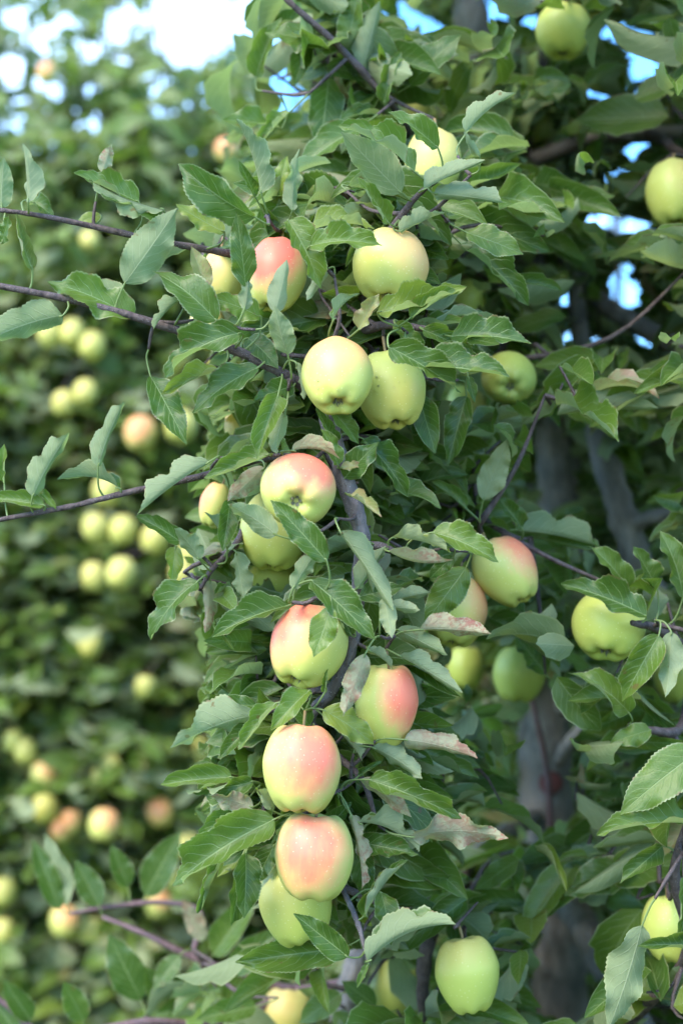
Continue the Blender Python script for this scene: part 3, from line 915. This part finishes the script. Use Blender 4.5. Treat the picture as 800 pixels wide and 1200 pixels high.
# ------------------------------------------------------------------ traced leaves of the front branch
# base x,y  tip x,y  width  roll  fold  bend  depth  kind   (roll: 0 upper face to the viewer, 180 underside; + turns the upper face upwards)
TR = """
33 237 27 168 36 150 42 10 1.575 0
33 234 64 256 26 30 15 20 1.62 0
2 242 5 183 32 160 20 15 1.60 0
38 316 19 250 42 25 25 -25 1.565 5
2 285 10 252 20 30 10 10 1.57 0
74 369 -22 402 42 150 18 20 1.565 0
146 332 208 243 58 165 12 -22 1.575 0
150 327 218 292 30 125 15 20 1.60 1
163 237 86 202 36 40 15 25 1.60 0
192 246 104 210 46 -35 48 15 1.59 4
120 202 131 168 26 160 20 10 1.60 2
118 252 88 262 20 20 10 20 1.61 1
298 254 209 191 62 -25 48 20 1.57 4
306 227 277 139 40 150 40 15 1.60 0
299 230 280 188 26 10 15 10 1.62 4
342 248 351 174 20 150 20 15 1.64 0
325 240 337 182 28 20 20 10 1.68 1
263 272 206 239 32 25 15 10 1.61 1
288 336 277 248 36 12 12 -10 1.56 4
286 363 291 322 38 150 40 -30 1.56 0
322 366 336 304 38 160 20 -25 1.565 0
337 415 322 358 66 168 14 -35 1.56 0
281 390 193 444 54 38 14 28 1.565 4
254 376 178 318 46 32 20 25 1.57 0
218 348 180 386 22 110 30 30 1.565 0
158 374 55 330 46 30 20 25 1.59 0
150 360 95 330 30 140 20 10 1.60 0
243 339 224 288 34 20 20 -15 1.59 3
306 372 244 348 36 22 12 20 1.60 0
303 430 226 484 37 32 15 24 1.58 4
258 434 189 462 34 30 25 20 1.59 1
290 396 326 432 36 20 10 20 1.62 4
344 452 297 470 36 22 10 20 1.61 4
346 424 356 468 24 140 30 20 1.585 0
337 257 376 338 44 20 12 20 1.60 0
382 316 359 352 20 168 10 10 1.60 0
364 288 448 288 44 28 24 25 1.585 0
360 272 438 268 26 60 20 25 1.61 1
485 201 396 147 48 38 14 30 1.58 0
470 226 399 154 62 152 12 10 1.61 4
513 173 454 131 48 25 34 28 1.60 0
496 222 568 187 42 150 34 28 1.59 0
508 226 594 238 44 135 18 25 1.60 0
562 184 543 153 34 150 40 -40 1.60 0
546 156 604 108 40 128 30 20 1.63 0
456 262 419 207 36 18 15 10 1.60 0
468 271 521 249 24 122 15 20 1.60 1
546 272 613 298 42 24 12 22 1.66 0
540 286 619 358 52 26 14 22 1.72 4
442 366 546 336 52 36 26 -15 1.58 1
480 373 541 339 30 30 20 10 1.57 0
420 386 444 344 24 30 20 10 1.58 3
390 376 421 344 28 105 35 30 1.575 0
462 378 498 418 40 18 10 20 1.60 0
455 406 540 460 54 28 20 20 1.565 0
494 428 597 441 40 45 20 20 1.575 4
495 386 558 422 42 30 10 20 1.60 0
528 394 622 403 36 38 30 20 1.59 4
548 440 556 472 14 20 10 10 1.60 4
490 462 510 532 38 0 10 15 1.66 4
546 464 524 546 38 10 10 15 1.72 4
425 514 478 582 52 18 10 22 1.63 4
383 658 317 586 40 14 8 22 1.535 4
324 627 267 591 44 165 8 20 1.555 0
310 548 267 588 30 168 15 10 1.60 2
342 528 398 538 32 108 38 25 1.575 3
326 462 301 538 48 10 22 15 1.58 0
334 484 324 532 22 150 30 20 1.58 0
316 532 239 560 44 36 14 -20 1.575 0
245 541 161 603 48 128 30 25 1.575 0
140 572 67 562 32 118 15 25 1.60 0
115 547 146 470 34 150 30 20 1.59 0
176 440 219 521 42 20 12 20 1.60 4
38 582 81 507 38 150 34 25 1.585 0
52 592 -12 584 26 30 10 15 1.59 0
42 572 66 597 28 20 10 15 1.60 0
5 566 5 520 24 20 10 10 1.60 0
232 681 177 750 38 40 14 28 1.63 0
213 636 159 605 34 20 14 25 1.63 4
234 656 204 619 36 150 20 10 1.62 0
206 640 200 686 28 20 10 15 1.65 1
266 644 239 600 34 130 25 15 1.63 0
270 586 261 646 36 10 10 15 1.64 4
276 646 286 704 30 150 20 10 1.65 0
246 680 240 742 42 170 15 15 1.68 2
337 710 248 747 42 36 26 24 1.60 4
343 690 375 640 24 160 20 20 1.56 0
364 680 440 750 44 24 14 22 1.555 4
398 622 461 716 44 160 28 18 1.555 0
449 700 459 748 24 170 18 10 1.56 0
460 630 528 648 38 112 18 22 1.59 1
506 624 584 659 44 30 12 22 1.60 0
455 646 531 656 28 100 36 -30 1.58 2
531 652 503 678 28 10 10 15 1.60 4
546 665 496 732 48 2 10 22 1.64 0
458 706 505 694 26 140 14 20 1.60 0
455 712 492 715 24 160 14 20 1.59 0
465 738 524 768 38 160 14 15 1.60 0
491 738 576 743 30 150 25 12 1.59 6
467 768 542 812 30 150 20 22 1.59 0
388 711 367 770 42 8 8 -14 1.54 0
380 812 384 784 28 15 20 10 1.575 0
428 766 402 840 32 172 10 10 1.565 2
432 762 460 784 28 150 20 20 1.59 0
378 832 438 873 38 30 14 24 1.575 1
300 838 200 877 40 140 16 22 1.60 0
300 828 247 826 24 22 20 20 1.62 4
324 824 279 879 42 34 25 20 1.59 0
363 809 317 856 42 22 24 18 1.575 0
296 850 257 889 34 18 24 20 1.62 4
272 911 188 920 38 32 15 28 1.62 0
297 916 217 926 30 -30 20 15 1.61 4
297 946 244 932 30 160 10 15 1.60 2
319 950 299 924 36 150 15 10 1.585 1
276 950 230 988 38 28 14 15 1.63 0
322 960 202 1039 62 30 18 28 1.575 0
263 1002 231 1071 38 20 30 15 1.61 4
288 1000 286 1077 38 20 24 15 1.60 4
281 1010 271 1086 28 25 24 15 1.61 4
322 990 300 1036 30 20 14 15 1.63 4
408 1122 344 1071 38 14 8 -18 1.565 4
431 1127 534 1084 40 128 34 20 1.57 0
431 1130 418 1159 10 20 30 20 1.575 0
446 1046 458 1108 32 20 20 15 1.62 0
425 1075 478 1008 30 40 30 20 1.59 0
420 986 429 1056 36 2 10 18 1.62 4
411 955 424 1044 22 150 40 15 1.59 2
418 986 490 1002 42 22 12 20 1.62 4
420 964 491 998 32 120 38 20 1.595 0
432 914 541 960 50 22 14 22 1.585 0
422 914 482 958 28 158 20 22 1.59 2
481 981 595 983 42 160 12 20 1.60 2
473 867 559 889 38 165 12 20 1.60 2
436 876 495 913 34 160 12 15 1.605 0
394 855 425 894 28 130 20 25 1.61 0
420 910 447 892 22 20 20 15 1.61 4
400 548 426 546 18 30 20 10 1.59 3
408 580 447 606 32 40 25 20 1.585 3
392 522 370 476 32 20 20 15 1.60 4
404 560 444 518 36 20 15 15 1.60 4
418 690 452 640 32 150 20 15 1.59 0
420 700 472 688 32 20 20 20 1.60 4
412 745 384 698 30 20 15 15 1.60 4
424 640 437 694 28 160 20 15 1.585 0
396 545 376 502 30 30 25 15 1.59 0
388 480 420 520 34 24 20 18 1.60 0
362 850 330 812 34 24 20 18 1.60 4
400 800 426 850 34 20 20 15 1.63 4
352 935 318 990 36 24 20 18 1.64 4
372 985 412 940 34 24 20 15 1.63 4
605 621 704 642 34 130 30 22 1.84 0
640 632 700 646 30 20 20 15 1.88 4
757 722 657 684 42 30 16 24 1.70 4
772 744 729 822 48 20 12 18 1.66 0
786 740 779 817 32 150 20 18 1.66 0
737 836 666 789 42 32 16 25 1.72 0
762 856 714 872 38 25 10 25 1.73 0
822 878 726 955 58 30 14 22 1.60 0
830 900 742 960 46 34 14 22 1.63 4
815 966 699 979 44 48 30 18 1.61 0
776 992 726 1036 42 20 14 15 1.66 0
752 1085 711 1210 56 174 8 -8 1.60 0
812 1110 747 1109 44 40 26 18 1.585 4
802 1028 795 1104 34 10 12 15 1.585 0
736 1016 661 1050 46 32 14 24 1.88 0
677 1010 611 1107 38 42 14 30 1.92 0
692 1010 627 1082 38 34 14 28 1.92 0
566 586 595 514 40 172 8 10 1.76 1
546 596 506 564 42 30 14 15 1.76 0
612 620 580 580 36 20 10 15 1.80 4
574 724 656 782 44 22 14 24 1.84 4
800 700 772 622 40 25 10 15 1.72 0
735 690 690 640 40 25 14 15 1.74 0
770 690 742 640 34 30 14 15 1.73 0
640 790 600 740 40 20 12 15 1.90 4
165 1172 127 1094 52 8 8 10 2.15 4
200 1185 168 1132 46 10 10 12 2.15 0
70 1066 38 984 32 18 8 12 2.25 4
78 1062 52 976 34 165 8 12 2.25 0
116 1062 88 1008 42 20 8 12 2.22 4
170 1050 212 974 46 20 8 10 2.28 4
150 1040 130 990 40 20 10 10 2.28 4
238 1104 214 1054 28 168 10 10 2.18 2
98 1196 74 1150 44 15 14 12 2.1 0
36 1196 4 1148 46 15 14 12 2.1 4
20 1210 -12 1170 42 20 14 12 2.1 4
250 1120 300 1050 44 22 10 12 2.15 0
210 1120 180 1160 36 22 10 12 2.12 0
270 1140 330 1090 46 20 10 16 2.05 4
360 1130 390 1080 40 26 10 16 2.0 4
300 1180 230 1195 46 30 14 20 1.98 0
400 1165 350 1200 40 28 14 20 1.95 0
440 1180 400 1150 36 22 10 16 1.95 4
395 60 310 38 46 40 12 24 1.83 0
370 40 345 100 44 20 10 14 1.84 4
405 60 420 -10 36 20 12 10 1.84 0
425 80 445 0 34 150 14 12 1.83 0
450 120 470 60 44 18 12 16 1.82 0
440 110 400 180 46 20 10 16 1.86 4
480 100 540 40 46 26 14 18 1.86 0
385 90 372 180 48 12 10 14 1.88 4
300 90 330 20 40 20 10 10 1.86 0
340 130 300 170 40 30 12 20 1.82 0
330 150 260 140 40 40 14 20 1.86 0
420 150 350 200 44 34 14 18 1.80 0
"""
KIND = {0: (None, 0, 0), 1: (.8, 0, .38), 2: (.8, 1.0, .1), 3: (.6, .7, .55), 4: (.12, 0, 0), 5: (.5, .25, 0), 6: (.9, 1.3, .5)}
n_hero = 0
frames_px = []


def hero_leaf(base, tip, width_m, normal, fold, bend, kind, seed, wild=1.0):
    """one leaf with its stalk as one mesh, a part of the wood it grows from"""
    global n_hero
    base, tip = np.array(base), np.array(tip)
    ax = tip - base
    L = np.linalg.norm(ax)
    r = np.random.default_rng(seed)
    cu = r.choice([r.uniform(-45, 0), r.uniform(0, 40), r.uniform(40, 95)], p=[.20, .30, .50]) * wild
    fo_ = (fold * 1.15 + 4) * (.5 + .5 * wild)
    width_m *= .88 / max(.75, math.cos(R(max(0, fo_ + cu * .4))))
    V, F, UV = leaf_arrays(46, 5, min(width_m / L, .56), R(fo_), R(cu), R((bend * 1.5 + r.normal(0, 14)) * wild), R(r.normal(0, 36) * wild), (.034 + .06 * r.random()) * wild, .042, seed)
    Rm = frames(ax[None], np.array(normal)[None])[0]
    W = (V @ Rm.T) * L + base
    q, d, own, rr = nearest(base)
    axn = ax / L
    if d > 0.042:
        joint = base - axn * 0.012 + (q - base) / d * 0.016
        own = spur(joint, q)
        q = joint
    path = catmull([q, q * .45 + (base - axn * min(.012, d * .35)) * .55, base, base + axn * .004], 4)
    pv, pf = tube_arrays(path, np.linspace(.0011, .0008, len(path)), 5)
    rnd_, sp, ye = KIND[kind]
    if rnd_ is None:
        rnd_ = r.uniform(.2, .85)
    c = np.tile(np.array([[rnd_, sp, ye, 1.0]]), (len(W) + len(pv), 1))
    c[len(W):] = (.9, 0, .3, 1)
    AV = np.concatenate([W, pv]) - ORG
    AF = np.concatenate([F, pf + len(W)])
    AU = np.concatenate([UV, np.tile([[.5, .5]], (len(pv), 1))])
    par = branch_objs[own]
    link_mesh('leaf', mesh_np('leaf', AV, AF, AU, c), M_LEAF, par)
    n_hero += 1


rows = [[float(x) for x in l.split()] for l in TR.strip().splitlines()]
rows_w = []
for i, (bx, by, tx, ty, w, roll, fold, bend, dep, kind) in enumerate(rows):
    B = at(bx, by, dep)
    rr_ = random.Random(i)
    T = at(tx, ty, dep + rr_.uniform(-.022, .012))
    ax = (T - B).normalized()
    S = CU - ax * CU.dot(ax)
    C_ = -CF - ax * (-CF).dot(ax)
    S = ax.cross(C_.normalized())
    if S.dot(CU) < 0 or (abs(S.dot(CU)) < .15 and S.dot(CR) < 0):
        S = -S
    nrm = C_.normalized() * math.cos(R(roll)) + S.normalized() * math.sin(R(roll))
    cw = max(abs(math.cos(R(roll))), .55)
    Wd = w / cw * dep / FPX
    rows_w.append((float(nearest(np.array(B))[1]), B, T, Wd, nrm, fold, bend, int(kind), i, .45 if dep > 1.9 else 1.0))
rows_w.sort(key=lambda t: t[0])
for _, B, T, Wd, nrm, fold, bend, kind, i, wi in rows_w:
    hero_leaf(B, T, Wd, nrm, fold, bend, kind, i, wi)

# ------------------------------------------------------------------ filling the crown
# open places in the crown: x, y, rx, ry, nearest-to-this-depth leaves are left out
GAPS = [(648, 555, 26, 55, 2.6), (640, 900, 34, 90, 2.6), (662, 1130, 36, 80, 2.6), (728, 620, 30, 80, 2.42), (745, 382, 55, 26, 2.5), (765, 160, 60, 16, 2.5), (695, 1105, 34, 50, 2.4),
        (545, 25, 26, 30, 2.6), (560, 985, 50, 22, 2.5), (415, 1135, 18, 30, 2.2), (470, 1045, 34, 14, 2.3), (770, 605, 22, 10, 2.4), (775, 425, 40, 6, 2.7)]
SKY = [(670, 352, 7, 13), (737, 352, 15, 13), (708, 340, 7, 5), (732, 326, 7, 10), (660, 390, 9, 9), (690, 402, 12, 7), (643, 398, 6, 10), (753, 402, 6, 9), (735, 275, 14, 9), (690, 262, 6, 5),
       (757, 255, 9, 6), (757, 82, 11, 16), (722, 47, 8, 8), (705, 115, 11, 11), (697, 145, 8, 6), (766, 125, 7, 8), (745, 178, 14, 10), (685, 208, 10, 9), (728, 212, 10, 8), (625, 28, 10, 11),
       (588, 8, 14, 8), (760, 50, 6, 6), (462, 10, 14, 10), (515, 38, 14, 12), (325, 105, 8, 8), (345, 125, 10, 12), (333, 65, 14, 16), (752, 18, 5, 5), (575, 25, 6, 5), (490, 20, 6, 5)]


GAPS = [(g[0], g[1], g[2] * .92, g[3] * .95, g[4]) for g in GAPS]

_r = random.Random(5)
SKY += [(_r.uniform(560, 800), _r.uniform(0, 330), _r.uniform(3, 5), _r.uniform(3, 6)) for _ in range(30)]


def blocked(P, gaps, margin=0.0):
    x, y, d = project(P)
    m = np.zeros(len(P), bool)
    for g in gaps:
        m |= (((x - g[0]) / (g[2] + margin)) ** 2 + ((y - g[1]) / (g[3] + margin)) ** 2 < 1) & (d < g[4])
    return m


def left_edge(y):
    return np.interp(y, [-400, 0, 100, 250, 330, 420, 520, 640, 760, 900, 1040, 1090, 1200, 1500], [380, 330, 300, 290, 420, 470, 440, 470, 480, 480, 470, 330, 190, 150])


def crown_points(n, box, centre, radii, edge=True):
    P = rng.uniform(box[0], box[1], (n, 3))
    q = (P - centre) / radii
    P = P[(np.sum(np.abs(q) ** 2.4, axis=1) < 1)]
    if edge:
        x, y, d = project(P)
        P = P[((y > -60) & (x < 880)) | (rng.random(len(P)) < .14)]
        x, y, d = project(P)
        keep = x > left_edge(y) + rng.normal(0, 22, len(P)) + (d - 1.7) * 30
        P = P[keep]
    return P


def rosettes(P, per, size, outward, droop=(-.75, .25), facing=.7, flip=.22):
    """leaf bases, axes, normals, lengths around spur points P"""
    n = len(P)
    cnt = rng.integers(per[0], per[1] + 1, n)
    idx = np.repeat(np.arange(n), cnt)
    N = len(idx)
    a = rng.uniform(0, 2 * math.pi, N)
    ax = np.stack([np.cos(a), np.sin(a), rng.uniform(droop[0], droop[1], N)], axis=1)
    ax += outward(P[idx]) * .35
    ax /= np.linalg.norm(ax, axis=1)[:, None]
    base = P[idx] + ax * rng.uniform(.012, .035, N)[:, None] + rng.normal(0, .012, (N, 3))
    nrm = outward(P[idx]) * facing + np.array([0, 0, .75]) + rng.normal(0, .45, (N, 3))
    nrm = nrm * np.where(rng.random(N) < flip, -1, 1)[:, None]
    L = np.clip(rng.normal(size, size * .27, N), size * .45, size * 1.45)
    return base, ax, nrm, L, idx


TM = [leaf_arrays(10, 2, rng.uniform(.42, .58), R(rng.uniform(5, 50)), R(rng.uniform(-20, 70)), R(rng.uniform(-20, 70)), R(rng.normal(0, 25)), rng.uniform(.02, .05), .04, 500 + i) for i in range(16)]
TB = [leaf_arrays(4, 1, rng.uniform(.5, .64), R(rng.uniform(5, 38)), R(rng.uniform(0, 30)), R(rng.uniform(0, 70)), R(rng.normal(0, 20)), .03, 0, 700 + i) for i in range(12)]

front_gaps = GAPS + [(a[0], a[1], a[2] * 1.0, a[3] * 1.0, a[4] + .02) for a in apple_list] + [(s[0], s[1], s[2] * 1.4 + 1, s[3] * 1.4 + 1, 99) for s in SKY]
CC = np.array([.95, 2.62, 1.75])


def outw(P):
    v = P - CC
    v[:, 2] *= .3
    v = v / (np.linalg.norm(v, axis=1)[:, None] + 1e-9)
    return v * .6 + np.array([-.25, -.75, 0])


def clean(base, ax, L, gaps, margin=2):
    bad = np.zeros(len(base), bool)
    for t in (0.0, .3, .6, .95):
        bad |= blocked(base + ax * (L * t)[:, None], gaps, margin)
    return ~bad


P1 = crown_points(15500, (np.array([-.3, 1.66, .55]), np.array([2.2, 3.5, 3.4])), CC, np.array([1.35, .98, 1.75]))
# rosettes on the fruiting branch and its twigs, just behind the traced leaves
xs, ys, dsm = project(samples)
fr_ = samples[(dsm < 1.9) & (xs > 215) & (xs < 640) & (ys > -60) & (ys < 1120)]
P0 = np.repeat(fr_, 3, axis=0)[rng.random(len(fr_) * 3) < .62]
P0 = P0 + np.outer(rng.uniform(.03, .26, len(P0)), nCF) + rng.normal(0, .03, (len(P0), 3))
PX = crown_points(9000, (np.array([.15, 1.95, 1.9]), np.array([1.2, 3.3, 3.0])), CC, np.array([1.35, .98, 1.75]))
x, y, d = project(PX)
PX = PX[(x > 520) & (x < 860) & (y < 470) & (y > -60)][:900]
P1 = np.vstack([P0, P1, PX])
base, ax, nrm, L, idx = rosettes(P1, (4, 7), .080, outw)
ok = clean(base, ax, L, front_gaps)
tx_, ty_, td_ = project(base + ax * L[:, None])
lim = np.interp(ty_, [-200, 0, 150, 300, 440, 600, 700, 830, 900, 1040, 1100, 1150], [330, 320, 262, 235, 235, 215, 225, 235, 225, 235, 330, -200])
# nothing hangs close in the light of the clearer apples
mid_ = base + ax * (L * .5)[:, None]
for a in apple_list:
    if a[0] > 500 and a[4] < 2.1:
        v_ = mid_ - np.array(at(a[0], a[1], a[4]))
        t_ = v_ @ np.array(SUN)
        ok &= ~((t_ > 0) & (t_ < .45) & (np.linalg.norm(v_ - t_[:, None] * np.array(SUN), axis=1) < .055))
ok &= (td_ > 1.625) & (project(base)[2] > 1.615)
ok &= (tx_ > lim) & (project(base + ax * (L * .5)[:, None])[0] > lim)
base, ax, nrm, L, idx = base[ok], ax[ok], nrm[ok], L[ok], idx[ok]
# leaves of the fill that show largest become leaf objects of their own
x, y, d = project(base + ax * (L * .5)[:, None])
infr = (x > 0) & (x < 800) & (y > 0) & (y < 1200)
score = np.where(infr, L / d, 0)
order = np.argsort(-score)[:max(0, 296 - n_hero)]
single = np.zeros(len(base), bool)
single[order] = True
rnd = np.clip(rng.beta(2, 2.6, len(base)), 0, 1)
yel = np.where(rng.random(len(base)) < .06, rng.uniform(.15, .5, len(base)), 0)
spo = np.where(rng.random(len(base)) < .05, rng.uniform(.3, .9, len(base)), 0)
V, F, U, C = batch_leaves(base[~single], ax[~single], nrm[~single], L[~single], TM, rnd[~single], yel[~single], spo[~single])
fo = link_mesh('foliage', mesh_np('foliage', V - ORG, F, U, C), M_LEAF, tree)
fo['kind'] = 'stuff'
for i in order:
    hero_leaf(base[i], base[i] + ax[i] * L[i], L[i] * .48, nrm[i], rng.uniform(10, 55), rng.uniform(-25, 45), int(rng.choice([0, 0, 0, 4, 4, 1])), 2000 + int(i))
# side shoots that carry the rosettes
used = np.unique(idx)
S = np.concatenate(samp_list)
tv, tf, o = [], [], 0
for i in used[::2]:
    p = P1[i]
    dd = np.linalg.norm(S - p, axis=1)
    q = S[int(np.argmin(dd))]
    dmin = dd.min()
    if dmin > .12:
        q = p + (q - p) / dmin * .12
    mid = (p + q) / 2 + rng.normal(0, .02, 3)
    path = catmull([q, mid, p], 3)
    if blocked(path, front_gaps).any():
        continue
    v_, f_ = tube_arrays(path, np.linspace(.0028, .0013, len(path)), 4, 0, False)
    tv.append(v_)
    tf.append(f_ + o)
    o += len(v_)
sh = link_mesh('side_shoots', mesh_np('side_shoots', np.concatenate(tv) - ORG, np.concatenate(tf)), M_TWIG, tree)
sh['kind'] = 'stuff'

# ------------------------------------------------------------------ the row of trees behind
BG = """55 85 24 1
265 176 28 1
85 390 32 0
58 392 30 0
108 405 33 0
75 473 30 0
100 460 30 0
165 508 40 1
125 575 34 0
112 618 33 0
144 621 34 0
110 676 33 0
142 672 37 0
181 632 34 0
216 672 36 0
105 756 31 0
170 805 26 0
30 880 29 0
52 907 31 2
53 948 33 0
72 973 27 1
84 963 26 1
122 967 37 2
188 952 33 1
130 896 24 0
118 912 24 0
4 1045 32 0
4 1092 30 0
76 1080 36 2
108 1091 30 0
186 1060 32 2
220 991 30 0
196 1026 28 0
105 282 24 0
212 500 38 0
226 648 36 0
16 868 26 0
240 880 26 0
300 780 30 0
260 430 30 0"""
bg_rows = [[float(v) for v in l.split()] for l in BG.splitlines()]
bg_pts = []
bg_gaps = [(r[0], r[1], r[2] * .5, r[2] * .5, 4.3) for r in bg_rows]
TREES = [(-1.95, 5.3, 3.45, .80), (-.98, 5.2, 3.62, .80), (-.08, 5.2, 3.46, .80), (.85, 5.25, 3.05, .80), (1.8, 5.3, 2.75, .80)]
sky_gap = [(225, 35, 36, 42, 99), (20, 22, 13, 9, 99), (12, 80, 9, 11, 99), (110, 105, 9, 7, 99), (290, 45, 14, 22, 99), (105, 62, 6, 8, 99), (185, 98, 9, 6, 99), (108, 145, 13, 6, 99), (42, 48, 11, 7, 99), (200, 20, 22, 18, 99), (75, 30, 8, 6, 99), (140, 20, 10, 9, 99), (150, 70, 7, 6, 99), (60, 110, 6, 5, 99), (195, 130, 6, 4, 99), (25, 125, 6, 5, 99), (130, 45, 8, 7, 99), (245, 105, 8, 5, 99), (10, 150, 5, 4, 99)] \
    + [(s[0], s[1], s[2] + 5, s[3] + 5, 99) for s in SKY]
LAB = ['out-of-focus apple tree next along the back row, beyond the one behind the dark twigs',
       'out-of-focus apple tree behind the dark twigs, leafy shoots against white sky',
       'out-of-focus apple tree directly behind the hanging cluster of apples',
       'dark out-of-focus apple tree directly behind the grey trunk',
       'out-of-focus apple tree at the end of the back row, beyond the trellis wire']
for ti, (X, Y, H, rx) in enumerate(TREES):
    t = empty('apple_tree', (X, Y, 0))
    tag(t, LAB[ti], 'tree', 'apple trees in the row behind')
    O = np.array([X, Y, 0.0])
    path = catmull([np.array([0, 0, -.05]), np.array([.03, 0, .7]), np.array([-.02, .02, 1.5]), np.array([.02, 0, H * .75]), np.array([0, 0, H * .97])], 6)
    v_, f_ = tube_arrays(path, np.linspace(.05, .008, len(path)), 10, .03)
    link_mesh('trunk', mesh_np('trunk', v_, f_), M_TRUNK, t)
    wpts = [path]
    for k in range(12):
        z0 = rng.uniform(.5, H * .8)
        a = rng.uniform(0, 6.28)
        ln = rng.uniform(.4, .75)
        e_ = np.array([math.cos(a) * ln, math.sin(a) * ln * .8, z0 + rng.uniform(.05, .35)])
        st = np.array([np.interp(z0, path[:, 2], path[:, 0]), 0, z0])
        bp = catmull([st, (st + e_) / 2 + np.array([0, 0, .05]), e_], 4)
        v_, f_ = tube_arrays(bp, np.linspace(.016, .004, len(bp)), 6, .04)
        link_mesh('branch', mesh_np('branch', v_, f_), M_TRUNK, t)
        wpts.append(bp)
    WP = np.concatenate(wpts)
    n = int(4200 * H / 3)
    P = rng.uniform([-rx, -.72, .25], [rx, .72, H], (n * 2, 3))
    bc = rng.uniform([-rx, -.85, .3], [rx, .2, H - .15], (95, 3))
    bc[:, 1] = np.where(rng.random(95) < .75, rng.uniform(-.90, -.55, 95), bc[:, 1])
    pick = rng.integers(0, 95, len(P))
    clump = bc[pick] + rng.normal(0, 1, P.shape) * np.array([.13, .11, .10])
    isc = rng.random(len(P)) < .42
    P[:, 1] = np.where(rng.random(len(P)) < .68, -.72 + np.abs(rng.normal(0, .13, len(P))), P[:, 1])
    P = np.where(isc[:, None], clump, P)
    P = P[(P[:, 2] < H - .75) | (rng.random(len(P)) < .45)]
    isc = np.ones(len(P), bool)
    taper = np.clip((H - P[:, 2]) / .8, .12, 1) ** .6
    sel = (np.abs(P[:, 0]) < rx * (taper * .6 + .4)) & (np.abs(P[:, 1]) < (.72 + .5 * isc) * taper)
    P = P[sel][:n]
    # upright leafy shoots on top
    for k in range(16):
        a = rng.uniform(-rx * .8, rx * .8)
        s0 = np.array([a, rng.uniform(-.3, .3), H - rng.uniform(.25, .5)])
        ln = rng.uniform(.3, .6)
        dirn = np.array([rng.normal(0, .12), rng.normal(0, .12), 1.0])
        sp_ = s0 + np.linspace(0, 1, 9)[:, None] * dirn * ln
        P = np.vstack([P, sp_])
        v_, f_ = tube_arrays(sp_, np.linspace(.005, .002, 9), 5)
        link_mesh('shoot', mesh_np('shoot', v_, f_), M_TWIG, t)
        wpts.append(sp_)
    Pw = P + O
    bo, bx_, bn, bl, bi = rosettes(Pw, (5, 8), .084, lambda q: np.tile([[-.1, -1.0, 0]], (len(q), 1)) * .8, flip=.35)
    ok = clean(bo, bx_, bl, sky_gap, 5)
    inap = ~clean(bo, bx_, bl, bg_gaps, 1) & (rng.random(len(bo)) < .9)
    ok &= ~inap
    bo, bx_, bn, bl, bi = bo[ok], bx_[ok], bn[ok], bl[ok], bi[ok]
    n = len(bo)
    V, F, U, C = batch_leaves(bo, bx_, bn, bl, TB, np.clip(rng.beta(4.0, 1.4, n), 0, 1), np.where(rng.random(n) < .05, .4, 0.0), np.where(rng.random(n) < .05, .5, 0.0))  # back-row leaves toned lighter: brighter daylight on them put into their colour
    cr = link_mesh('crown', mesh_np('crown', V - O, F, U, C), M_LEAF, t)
    cr['kind'] = 'stuff'
    # thin shoots inside the crown
    WP = np.concatenate(wpts)
    tv, tf, o = [], [], 0
    for p in P[::3]:
        q = WP[int(np.argmin(np.linalg.norm(WP - p, axis=1)))]
        if np.linalg.norm(q - p) > .9 or np.linalg.norm(q - p) < .02:
            continue
        pth = catmull([q, (p + q) / 2 + rng.normal(0, .03, 3), p], 2)
        if blocked(pth + O, sky_gap + bg_gaps).any():
            continue
        v_, f_ = tube_arrays(pth, np.linspace(.004, .002, len(pth)), 4, 0, False)
        tv.append(v_)
        tf.append(f_ + o)
        o += len(v_)
    sh = link_mesh('side_shoots', mesh_np('side_shoots', np.concatenate(tv), np.concatenate(tf)), M_TWIG, t)
    sh['kind'] = 'stuff'
    bg_pts.append((t, WP + O, O))

BLAB = {0: ('blurred yellow-green apple on the tree row behind', 'yellow-green apples on the row behind'),
        1: ('blurred pink-red apple on the tree row behind', 'pink-red apples on the row behind'),
        2: ('blurred yellow apple with orange cheek on the tree row behind', 'orange-cheeked apples on the row behind')}
for r_ in bg_rows:
    k = int(r_[3])
    own = []
    apple(r_[0], r_[1], r_[2], BLAB[k][0], None, float(np.clip(.074 * FPX / r_[2], 3.95, 4.18)), rng.uniform(-5, 25), rng.uniform(-15, 15), (.1, .75, .6)[k], (-.2, .5, .8) if k < 2 else (.4, .6, .4), (rng.uniform(.05, .30), .05, .1)[k], 0, BLAB[k][1], lo=True, owner=own)
    end = own[0]
    best = min(bg_pts, key=lambda b_: np.linalg.norm(b_[1] - end, axis=1).min())
    q = best[1][int(np.argmin(np.linalg.norm(best[1] - end, axis=1)))]
    pth = catmull([q, (q + end) / 2 + np.array([0, 0, .03]), end], 4)
    v_, f_ = tube_arrays(pth - best[2], np.linspace(.006, .002, len(pth)), 6)
    link_mesh('fruit_spur', mesh_np('fruit_spur', v_, f_), M_TWIG, best[0])

# ------------------------------------------------------------------ trellis wire
wa, wb = np.array(at(690, 441, 2.72)), np.array(at(830, 417, 2.55))
dirw = (wb - wa)
wp = np.array([wa - dirw * .28, wa, wb, wb + dirw * 9])
v_, f_ = tube_arrays(wp - wa, np.full(4, .0016), 8)
wo_ = link_mesh('trellis_wire', mesh_np('trellis_wire', v_, f_), M_WIRE, None, wa)
tag(wo_, 'thin taut grey trellis wire running behind the right-hand limb', 'wire')
